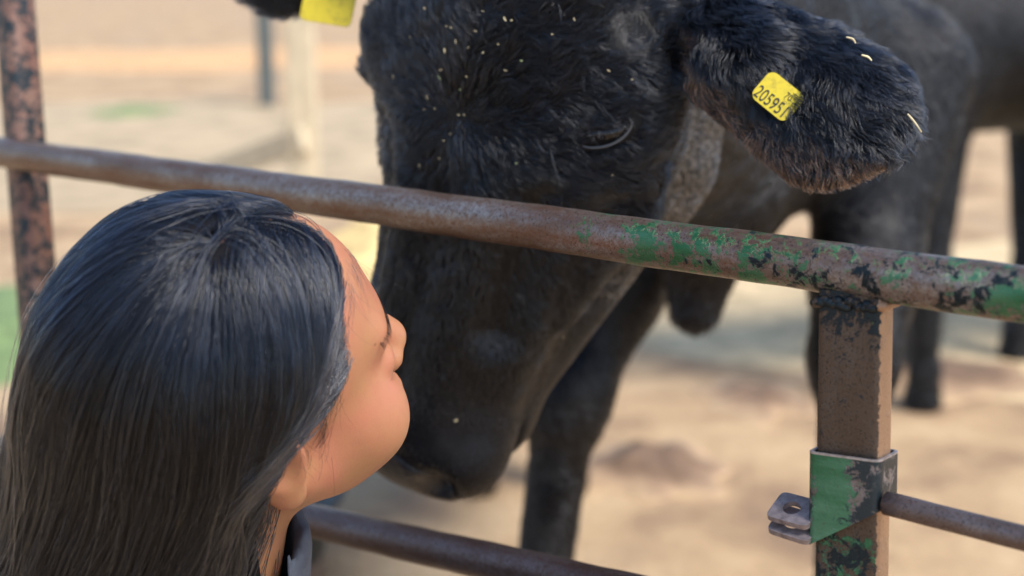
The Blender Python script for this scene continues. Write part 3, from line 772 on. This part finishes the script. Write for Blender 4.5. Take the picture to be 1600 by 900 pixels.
# hay flecks caught in the fur
M_fleck = simple('hay', (.66, .56, .34), .6, noise=.3)
M_fleckg = simple('green_hay', (.36, .44, .20), .6, noise=.3)
bm = bmesh.new(); bmesh.ops.create_icosphere(bm, subdivisions=2, radius=1)
for v_ in bm.verts:
    v_.co.x *= 1 + .25 * v_.co.y; v_.co.z *= .55; v_.co.y += .22 * v_.co.x ** 2
me_f = bpy.data.meshes.new('hay_fleck'); bm.to_mesh(me_f); bm.free(); me_f.materials.append(M_fleck)
me_g = me_f.copy(); me_g.materials.clear(); me_g.materials.append(M_fleckg)
spots = [(793, 32, 4.5, 2.2, 60), (803, 34, 2.2, 2, 0), (702, 80, 4.5, 2.4, 80), (696, 110, 4, 1.3, -10), (694, 122, 5, 1.0, 40), (705, 43, 2, 1.6, 0), (712, 45, 3.2, 1.2, 30),
         (749, 50, 3.5, 1, 20), (719, 66, 4, 1.4, 80), (672, 16, 3, 2, 40), (760, 83, 2, 2, 0), (818, 95, 2.2, 2, 0), (794, 110, 3.5, 1, 15), (723, 179, 2, 1.8, 0), (731, 179, 1.6, 1.5, 0),
         (675, 153, 4, 1, 80), (624, 120, 4, 1, 85), (699, 217, 2, 1.6, 0), (692, 244, 1.6, 1.5, 0), (662, 256, 3, 1, 60), (808, 251, 1.8, 1.6, 0), (957, 266, 1.6, 1.5, 0), (864, 55, 1.7, 1.6, 0),
         (897, 32, 3, 1.2, 70), (950, 112, 3, 1.2, 30), (630, 292, 4, 2, 10), (711, 208, 1.5, 1.5, 0), (686, 170, 1.6, 1.5, 0), (670, 172, 1.6, 1, 0), (725, 140, 1.7, 1.5, 0), (735, 120, 2.5, 1, 45),
         (875, 524, 2.4, 2.2, 0), (711, 655, 3, 2.8, 0), (995, 440, 2, 1.8, 0), (760, 20, 2.5, 1, 20), (738, 75, 2.5, 1, -30), (783, 70, 2, 1, 40), (650, 60, 1.8, 1.2, 0), (986, 127, 1.5, 1.4, 0)]
for i, (a, b_, l_, w_2, ang) in enumerate(spots):
    big = a > 0; p, n_ = hit(a, b_, f_cow, off=.0065 if b_ < 280 else .004)
    x = dirw((math.cos(R(ang)), -math.sin(R(ang)), 0)); x = nrm(x - n_ * (x @ n_)); y = np.cross(n_, x)
    k = .00047 * .8; l_ *= 1.35; w_2 *= .85
    M = Matrix(np.column_stack([x, y, n_]).tolist()).to_4x4() @ Matrix.Diagonal((l_ * k, w_2 * k, w_2 * k, 1)); M.translation = Vector(p)
    o = bpy.data.objects.new('hay_fleck', me_g if i in (4, 11, 20, 29) else me_f); o.matrix_world = M; COL.objects.link(o)
    tag(o, 'tiny fleck of hay caught in the black fur of the face', 'hay', 'hay flecks on the face of the cow')
for lab, pts in (('curved yellow straw near the tip of the big ear', [(1418, 178), (1428, 190), (1440, 207)]),
                 ('short pale straw on the upper edge of the big ear', [(1346, 86), (1356, 89), (1362, 95)]),
                 ('thin straw bit in the ear fur left of the upper straw', [(1322, 58), (1332, 61), (1337, 68)])):
    o = curve_tube('straw_stalk', [at(a, b_, 1.062) for a, b_ in pts], [.0006, .0009, .0005], M_fleck, None, n=6); tag(o, lab, 'straw')

# ------------------------------------------------------------------ second cow, far behind on the right
def f_cow2(p):
    Z = 4.6
    g = lambda px, py, z=Z: at(px, py, z)
    d = cap(p, g(1440, 60, 4.45), g(1950, 40, 4.75), .30, .31)
    d = smin(d, cap(p, g(1400, 60, 4.4), g(1250, -60, 4.1), .24, .15), .15)
    d = smin(d, ell(p, g(1215, -120, 4.05), (.14, .20, .20)), .1)
    d = smin(d, cap(p, g(1205, -80, 4.0), g(1150, 90, 3.9), .12, .07), .08)
    for top, kn, fx in (((1450, 150, 4.3), (1452, 400, 4.3), 1456), ((1425, 180, 4.7), (1412, 400, 4.7), 1410), ((1940, 120, 4.6), (1950, 380, 4.75), 1935), ((1640, 190, 4.85), (1612, 410, 4.85), 1598)):
        a, k_ = g(*top), g(*kn); f_ = g(fx, 560, kn[2]); f_ = np.array([f_[0], k_[1], .03])
        d = smin(d, cap(p, a, k_, .14, .062), .12); d = smin(d, cap(p, k_, f_ + np.array([0, 0, .1]), .052, .042), .03); d = smin(d, cap(p, f_ + np.array([0, 0, .1]), f_, .045, .058), .03)
    return d
Vc, Fc = nets(f_cow2, (.4, 3.4, -.02), (3.1, 5.5, 2.1), .025)
cow2 = mesh('cow', Vc, Fc, M_cowfar)
Pc2 = sample(Vc, Fc, 60000, rng); nc2 = grad(f_cow2, Pc2); m = (nc2 * toCam(Pc2)).sum(1) > -.3; Pc2, nc2 = Pc2[m], nc2[m]
strands('coat', clump_tips(fur_on(Pc2, nc2, np.tile([.3, .2, -1.], (len(Pc2), 1)), np.full(len(Pc2), .040), .12, 82, k=4, tuft=.2, tscale=.16), .04, .3), np.array([.0016, .0016, .0012, .0002]), M_coat, cow2)
tag(cow2, 'blurred black cow standing far behind the gate at the right edge', 'cow')

# ------------------------------------------------------------------ the woman
WM = nrm(np.array([[.836, -.5481, -.0187], [.349, .5057, .789], [-.423, -.6662, .614]]).T).T
WS = 1.112
WW = CAMR @ WM
WO = c2w(np.array([-.176, -.0644, -.900]) * 1.08)
def w2l(p): return ((p - WO.astype(np.float32)) @ WW.astype(np.float32)) / WS
def l2w(q): return np.asarray(q, float) * WS @ WW.T + WO
Fh_ = WW[:, 0].copy(); Fh_[2] = 0; Fh_ = nrm(Fh_); Lh_ = np.array([-Fh_[1], Fh_[0], 0])
nb_ = l2w((-.055, 0, -.19))
S0 = nb_ + np.array([0, 0, -.03])
PEL = S0 - Fh_ * .10 + np.array([0, 0, -.47])
def f_face(p):
    q = w2l(p); s = q.copy(); s[:, 1] = np.abs(s[:, 1])
    d = ell(s, (-.012, 0, .038), (.086, .074, .084))
    d = smin(d, ell(s, (.036, 0, .035), (.056, .062, .068)), .03)
    d = smin(d, ell(s, (.030, 0, -.026), (.060, .058, .067)), .03)
    d = smin(d, ell(s, (.062, .040, -.027), (.032, .031, .033)), .025)
    d = smin(d, cap(s, (.005, .056, -.031), (.070, .014, -.074), .015, .016), .03)
    d = smin(d, ell(s, (.080, 0, -.075), (.018, .018, .016)), .02)
    d = smin(d, cap(s, (.080, .012, .034), (.076, .040, .036), .010, .008), .02)
    d = smax(d, -ell(s, (.100, .033, .012), (.013, .018, .011)), .018)
    d = smin(d, ell(s, (.079, .033, .010), (.0135, .016, .0125)), .005)
    d = smin(d, cap(s, (.088, 0, .020), (.105, 0, -.008), .0095, .0138), .009)
    d = smin(d, ell(s, (.099, .0125, -.016), (.0105, .0085, .0085)), .006)
    d = smin(d, ell(s, (.090, 0, -0.0510), (.018, .020, .020)), .015)
    d = smin(d, ell(s, (.103, 0, -0.0455), (.0085, .017, .006)), .005)
    d = smin(d, ell(s, (.102, 0, -0.0570), (.0085, .015, .0065)), .005)
    d = smax(d, -ell(s, (.113, 0, -0.0510), (.012, .019, .0012)), .003)
    # ears
    er = ell(s, (-.012, .078, .005), (.020, .0085, .031), EMR)
    er = smax(er, -ell(s, (-.009, .089, .011), (.012, .008, .021), EMR), .005)
    er = smin(er, ell(s, (-.004, .078, -.024), (.010, .0065, .011)), .008)
    er = smin(er, ell(s, (.002, .074, .001), (.004, .006, .007)), .005)
    d = smin(d, er, .0035)
    return d * WS
a_ = R(22); EMR = np.array([[math.cos(a_), -math.sin(a_), 0], [math.sin(a_), math.cos(a_), 0], [0, 0, 1]], np.float32)
def limbs(p, grow=0.0, part='all'):
    d = None
    for s in (-1, 1):
        shd = S0 + Lh_ * .165 * s + np.array([0, 0, -.045]); el_ = shd + Lh_ * .035 * s + np.array([0, 0, -.27]) - Fh_ * .03
        wr = el_ + Fh_ * .20 - Lh_ * .06 * s + np.array([0, 0, -.11])
        hp = PEL + Lh_ * .09 * s; kn = np.array([*(hp + Fh_ * .13)[:2], .07]); an = kn - Fh_ * .40 + np.array([0, 0, -.01]); toe = an - Fh_ * .13 + np.array([0, 0, -.02])
        A_ = smin(cap(p, shd, el_, .048 + grow, .040 + grow), cap(p, el_, wr, .040 + grow, .026 + grow * .7), .03)
        L_ = smin(cap(p, hp, kn, .085 + grow, .055 + grow), cap(p, kn, an, .052 + grow, .036 + grow * .6), .03)
        if part in ('all',):
            L_ = smin(L_, cap(p, an, toe, .034, .026), .02)
            fw = nrm(Fh_ * .8 + np.array([0, 0, -.45]) - Lh_ * .1 * s); sd = nrm(np.cross(fw, [0, 0, 1.]))
            A_ = smin(A_, cap(p, wr, wr + fw * .075, .024, .030), .02)
            for k, (o_, l_) in enumerate(((-.028, .062), (-.009, .072), (.010, .068), (.028, .052))):
                b0 = wr + fw * .085 + sd * o_; b1 = b0 + fw * l_ * .55; b2 = b1 + nrm(fw + np.array([0, 0, -.7])) * l_ * .5
                A_ = smin(A_, smin(cap(p, b0, b1, .0095, .009), cap(p, b1, b2, .009, .007), .004), .005)
            t0_ = wr + fw * .03 - Lh_ * .026 * s; t1_ = t0_ + nrm(fw - Lh_ * .8 * s) * .04; A_ = smin(A_, smin(cap(p, t0_, t1_, .012, .0105), cap(p, t1_, t1_ + fw * .028, .0105, .008), .004), .008)
        sel = A_ if part == 'arms' else L_ if part == 'legs' else smin(A_, L_, .004)
        d = sel if d is None else smin(d, sel, .03)
    return d
def torso(p, g=0.0):
    mid = (S0 + PEL) / 2 - Fh_ * .01
    d = cap(p, S0 + Lh_ * .13 + [0, 0, -.05], S0 - Lh_ * .13 + [0, 0, -.05], .055 + g, .055 + g)
    d = smin(d, cap(p, S0 + Lh_ * .05 + [0, 0, -.13], mid + Lh_ * .03, .105 + g, .10 + g), .06); d = smin(d, cap(p, S0 - Lh_ * .05 + [0, 0, -.13], mid - Lh_ * .03, .105 + g, .10 + g), .05)
    d = smin(d, cap(p, mid, PEL, .10 + g, .115 + g), .08)
    return smin(d, cap(p, PEL + Lh_ * .05, PEL - Lh_ * .05, .115 + g, .115 + g), .05)
def f_woman(p):
    d = f_face(p)
    nk = smin(cap(p, l2w((-.02, 0, -.06)), nb_, .052, .054), cap(p, nb_, S0 + np.array([0, 0, -.05]), .054, .07), .03)
    d = smin(d, nk, .03)
    return smin(d, smin(torso(p), limbs(p), .04), .04)
lo = np.minimum(WO - .19, WO - .19); hi = WO + .19
Vw, Fw = nets(f_woman, lo, hi, .0028)
b0_, b1_ = PEL - .62, PEL + .50; b0_[2] = -.02; b1_[2] = lo[2] + .12
Vw2, Fw2 = nets(f_woman, b0_, b1_, .0075)
cb = Vw2[Fw2].mean(1); ins = ((cb > lo + .012) & (cb < hi - .012)).all(1); Fw2 = Fw2[~ins]
woman = empty('person', (*PEL[:2], 0)); tag(woman, 'woman with long straight black hair kneeling and holding her face up to the cow', 'person')
mesh('body', np.concatenate([Vw, Vw2]), np.concatenate([Fw, Fw2 + len(Vw)]), M_skin, woman)
M_jacket = simple('blue_grey_jacket', (.05, .06, .085), .8, noise=.25, nscale=60, bmp=.4); M_trouser = simple('dark_trousers', (.03, .035, .05), .8, noise=.3, nscale=60, bmp=.3)
def f_jacket(p):
    d = smin(torso(p, .016), limbs(p, .014, 'arms'), .04)
    d = smin(d, cap(p, l2w((-.030, 0, -.125)), S0 + np.array([0, 0, -.07]), .066, .09), .03)
    d = d + .0025 * np.sin(p @ np.array([31., 12., 57.], np.float32)) * np.sin(p @ np.array([-22., 41., 30.], np.float32))
    d = smax(d, -cap(p, nb_ + np.array([0, 0, -.06]), l2w((-.025, 0, -.05)), .058, .062), .003)
    d = smax(d, PEL[2] - .03 - p[:, 2], .01)
    for s in (-1, 1):
        shd = S0 + Lh_ * .165 * s + np.array([0, 0, -.045]); el_ = shd + Lh_ * .035 * s + np.array([0, 0, -.27]) - Fh_ * .03; wr = el_ + Fh_ * .20 - Lh_ * .06 * s + np.array([0, 0, -.11])
        ax_ = nrm(wr - el_); d = smax(d, -cap(p, wr - ax_ * .01, wr + ax_ * .2, .03, .08), .004)
    return d
Vj, Fj = nets(f_jacket, b0_, b1_ + np.array([0, 0, .12]), .009); mesh('jacket', Vj, Fj, M_jacket, woman)
Vj, Fj = nets(lambda p: smax(smin(cap(p, PEL + Lh_ * .05, PEL - Lh_ * .05, .122, .122), limbs(p, .010, 'legs'), .04), p[:, 2] - PEL[2] - .06, .01), b0_, b1_, .010); mesh('trousers', Vj, Fj, M_trouser, woman)

# --- hair
G = np.array([0, 0, -1.0])
DR0, DR1 = l2w((-.035, 0, .01)), at(150, 1010, 1.06)
def f_env(p):
    q = w2l(p); d = ell(q, (-.010, 0, .040), (.102, .083, .099)) * WS
    return smin(d, cap(p, DR0, DR1, .082, .132), .08)
def fmax_(U, side):
    return np.interp(U, [-.20, -.055, -.009, .024, .030, .035, .047, .061, .077, .089, .10, .12], [-.012, -.022, -.025, -.017, .003, .017, .028, .038, .052, .072, .086, .08])
def f_cut(p):
    q = w2l(p); return (q[:, 0] - fmax_(q[:, 2], 0).astype(np.float32)) * WS
PA, PB = l2w((-.005, -.018, .126)), l2w((.078, .012, .100))
Vs, Fs = nets(lambda p: smax(smax(f_env(p) + .009, f_cut(p) + .004, .004), -cap(p, PA, PB, .0058, .0030), .003), np.minimum(DR1, WO) - .20, np.maximum(WO, DR1) + .20, .0045)
hairo = mesh('hair', Vs, Fs, M_scalp, woman)
def proj_env(p, lev, it=2):
    for _ in range(it):
        v_ = f_env(p.astype(np.float32)).astype(float) - lev; g_ = grad(f_env, p); p = p - g_ * v_[:, None] * .9
    return p
n0 = 62000
d_ = nrm(rng.randn(n0, 3)); q = np.array([-.010, 0, .040]) + d_ * np.array([.093, .077, .088])
ok = (q[:, 2] > np.interp(q[:, 0], [-.10, -.03, .0, .045, .072, .080], [-.06, -.03, .022, .040, .070, .088])) & (q[:, 0] < .084)
q = q[ok]
part_a, part_b = np.array([-.005, -.018, .118]), np.array([.078, .012, .092])
ba = part_b - part_a; t = np.clip(((q - part_a) @ ba) / (ba @ ba), 0, 1); npt = part_a + t[:, None] * ba
away = nrm(q - npt)
dist_ = np.linalg.norm(q - npt, axis=1)
d = away @ WW.T
p = proj_env(l2w(q), -.010)
lev = -.009 + rng.rand(len(p)) ** 1.5 * .011
K = 42; STEP = .0115
S = np.empty((len(p), K, 3)); S[:, 0] = p
side_y = q[:, 1]
clump = snoise(p, .045, 51)
for k in range(1, K):
    g_ = grad(f_env, p)
    Gl = G + np.array([-1.0, 0, 0]) * (np.clip((-.13 - p[:, 0]) / .14, 0, 1) * .62)[:, None]
    gt = Gl - g_ * (Gl * g_).sum(1, keepdims=True)
    wg = .16 + .20 * min(1, k / 10)
    d = nrm(d * (1 - wg) + gt * wg + .030 * snoise(p, .09, 21) + .022 * clump * (1 + .0 * k))
    ql = w2l(p.astype(np.float32)).astype(float)
    ex_ = ql[:, 0] - (fmax_(ql[:, 2], 0) - .006)
    push = np.clip(ex_ / .008, 0, 1.5)[:, None] * (1 if k > 2 else .3)
    bx2 = -WW[:, 0]; d = nrm(d + push * (bx2 - g_ * (g_ @ bx2)[:, None]) * .55)
    d = nrm(d - g_ * (d * g_).sum(1, keepdims=True) * .9)
    p = p + d * STEP
    lv = -.010 + (lev + .010) * min(1, .3 + k / 8) + .0014 * snoise(p, .06, 77)[:, 0]
    p = proj_env(p, lv, 1)
    S[:, k] = p
# locks: strands are drawn towards the nearest of many guide strands
gi = rng.choice(len(S), min(1900, len(S)), replace=False); near = np.empty(len(S), int)
for a in range(0, len(S), 2000):
    D2 = ((S[a:a + 2000, None, 6] - S[None, gi, 6]) ** 2).sum(-1) + ((S[a:a + 2000, None, 0] - S[None, gi, 0]) ** 2).sum(-1)
    near[a:a + 2000] = gi[D2.argmin(1)]
prof = np.clip(np.arange(K) / 14, 0, 1)[None, :, None] * rng.uniform(.3, .93, (len(S), 1, 1))
S = S + (S[near] - S) * prof
# tucked behind the ear: nothing hangs in front of the hair edge
edge_r = rng.uniform(.0, .006, len(S))
for k in range(2, K):
    ql = w2l(S[:, k].astype(np.float32)).astype(float); lim = fmax_(ql[:, 2], 0) - edge_r * .3; b_ = ql[:, 0] > lim - .030
    ql[b_, 0] = lim[b_] - .030 * np.exp(-(ql[b_, 0] - lim[b_] + .030) / .030); pp = l2w(ql[b_]); S[b_, k] = proj_env(pp, lev[b_] * .8, 1)
for _ in range(5): S[:, 2:-1] = .5 * S[:, 2:-1] + .25 * (S[:, 1:-2] + S[:, 3:])
S += np.stack([snoise(S[:, k], .16, 95) * (.011 * np.clip((k - 12) / 26, 0, 1)) for k in range(K)], 1) * np.array([1, .4, .3])
S += .00025 * np.stack([snoise(S[:, k], .02, 91) * min(1, k / 5) for k in range(K)], 1)
rd_ = np.full(K, .00022); rd_[-6:] = np.linspace(.00022, .00004, 6)
strands('hair_strands', S, rd_, M_hair, hairo)
# flyaway hairs
m = rng.choice(len(S), 1700, replace=False); Fy = S[m].copy()
amp = rng.uniform(.002, .012, len(m))[:, None]; ph = rng.uniform(0, 6.28, len(m))[:, None]; tt = np.linspace(0, 1, K)[None]
gn = np.stack([grad(f_env, Fy[:, k]) for k in range(K)], 1); sdv = nrm(np.cross(gn, np.gradient(Fy, axis=1)))
Fy += gn * (amp * np.abs(np.sin(tt * 5 + ph)))[..., None] * tt[..., None] ** .5 + sdv * (amp * 2.2 * np.sin(tt * 6 + ph * 2))[..., None] * tt[..., None]
strands('flyaway_hairs', Fy, np.full(K, .00012), M_fly, hairo)
sp_ = []
for px0, py0, n_h, vx, vy, L0 in ((545, 392, 26, .25, -1, .045), (544, 440, 18, .12, -1, .03), (538, 520, 16, .05, -1, .022), (528, 600, 34, .0, -1, .045), (508, 665, 40, .15, -1, .04), (470, 698, 18, .5, -.8, .03)):
    for _ in range(n_h):
        p_, nn_ = hit(px0 + rng.randn() * 4, py0 + rng.randn() * 16, f_face, t0=.75, off=.0012); dv = dirw((vx + .22 * rng.randn(), vy, 0)); dv = nrm(dv - nn_ * (dv @ nn_))
        sp_.append((p_, nrm(dv + nn_ * .12), L0 * rng.uniform(.4, 1.1), (dirw((.45 * rng.randn() - .2, 0, 0)) - nn_ * .12) * .8))
lash_set('baby_hairs', sp_, M_hair, hairo, .00009, 10)
# lashes and brow
sp_ = []
for i in range(26):
    u = i / 25; ql = np.array([.0905 - .014 * u ** 1.6, -(.022 + .026 * u), .0035 - .003 * math.sin(u * 3.1)])
    sp_.append((l2w(ql), nrm(WW @ np.array([.75, -.35 * u - .1, -.30])), .0085, WW @ np.array([.1, -.1, .45])))
lash_set('eyelashes', sp_, M_lashb, woman, .00013)
lash_set('eyelashes', [(l2w(w2l(a.astype(np.float32)[None])[0] * [1, -1, 1]), nrm(WW @ (np.array([1, -1, 1]) * (WW.T @ b_))), c_, WW @ np.array([.1, .1, .45])) for a, b_, c_, e_ in sp_], M_lashb, woman, .00013)
for s in (-1, 1):
    Pb = []; 
    for i in range(260):
        u = rng.rand(); ql = np.array([.12, s * (.014 + .040 * u), .034 + .007 * math.sin(u * 2.6) + rng.uniform(-.0028, .0028) * (1 - .6 * u)])
        for _ in range(40):
            v_ = float(f_face(l2w(ql)[None].astype(np.float32))[0]); ql[0] -= max(v_ * .7, 0)
            if v_ < .0004: break
        Pb.append((l2w(ql), nrm(WW @ np.array([.15, s * 1., .25 - .5 * u])), .006, WW @ np.array([-.2, 0, 0])))
    lash_set('eyebrow', Pb, M_lashb, woman, .00008, 4)
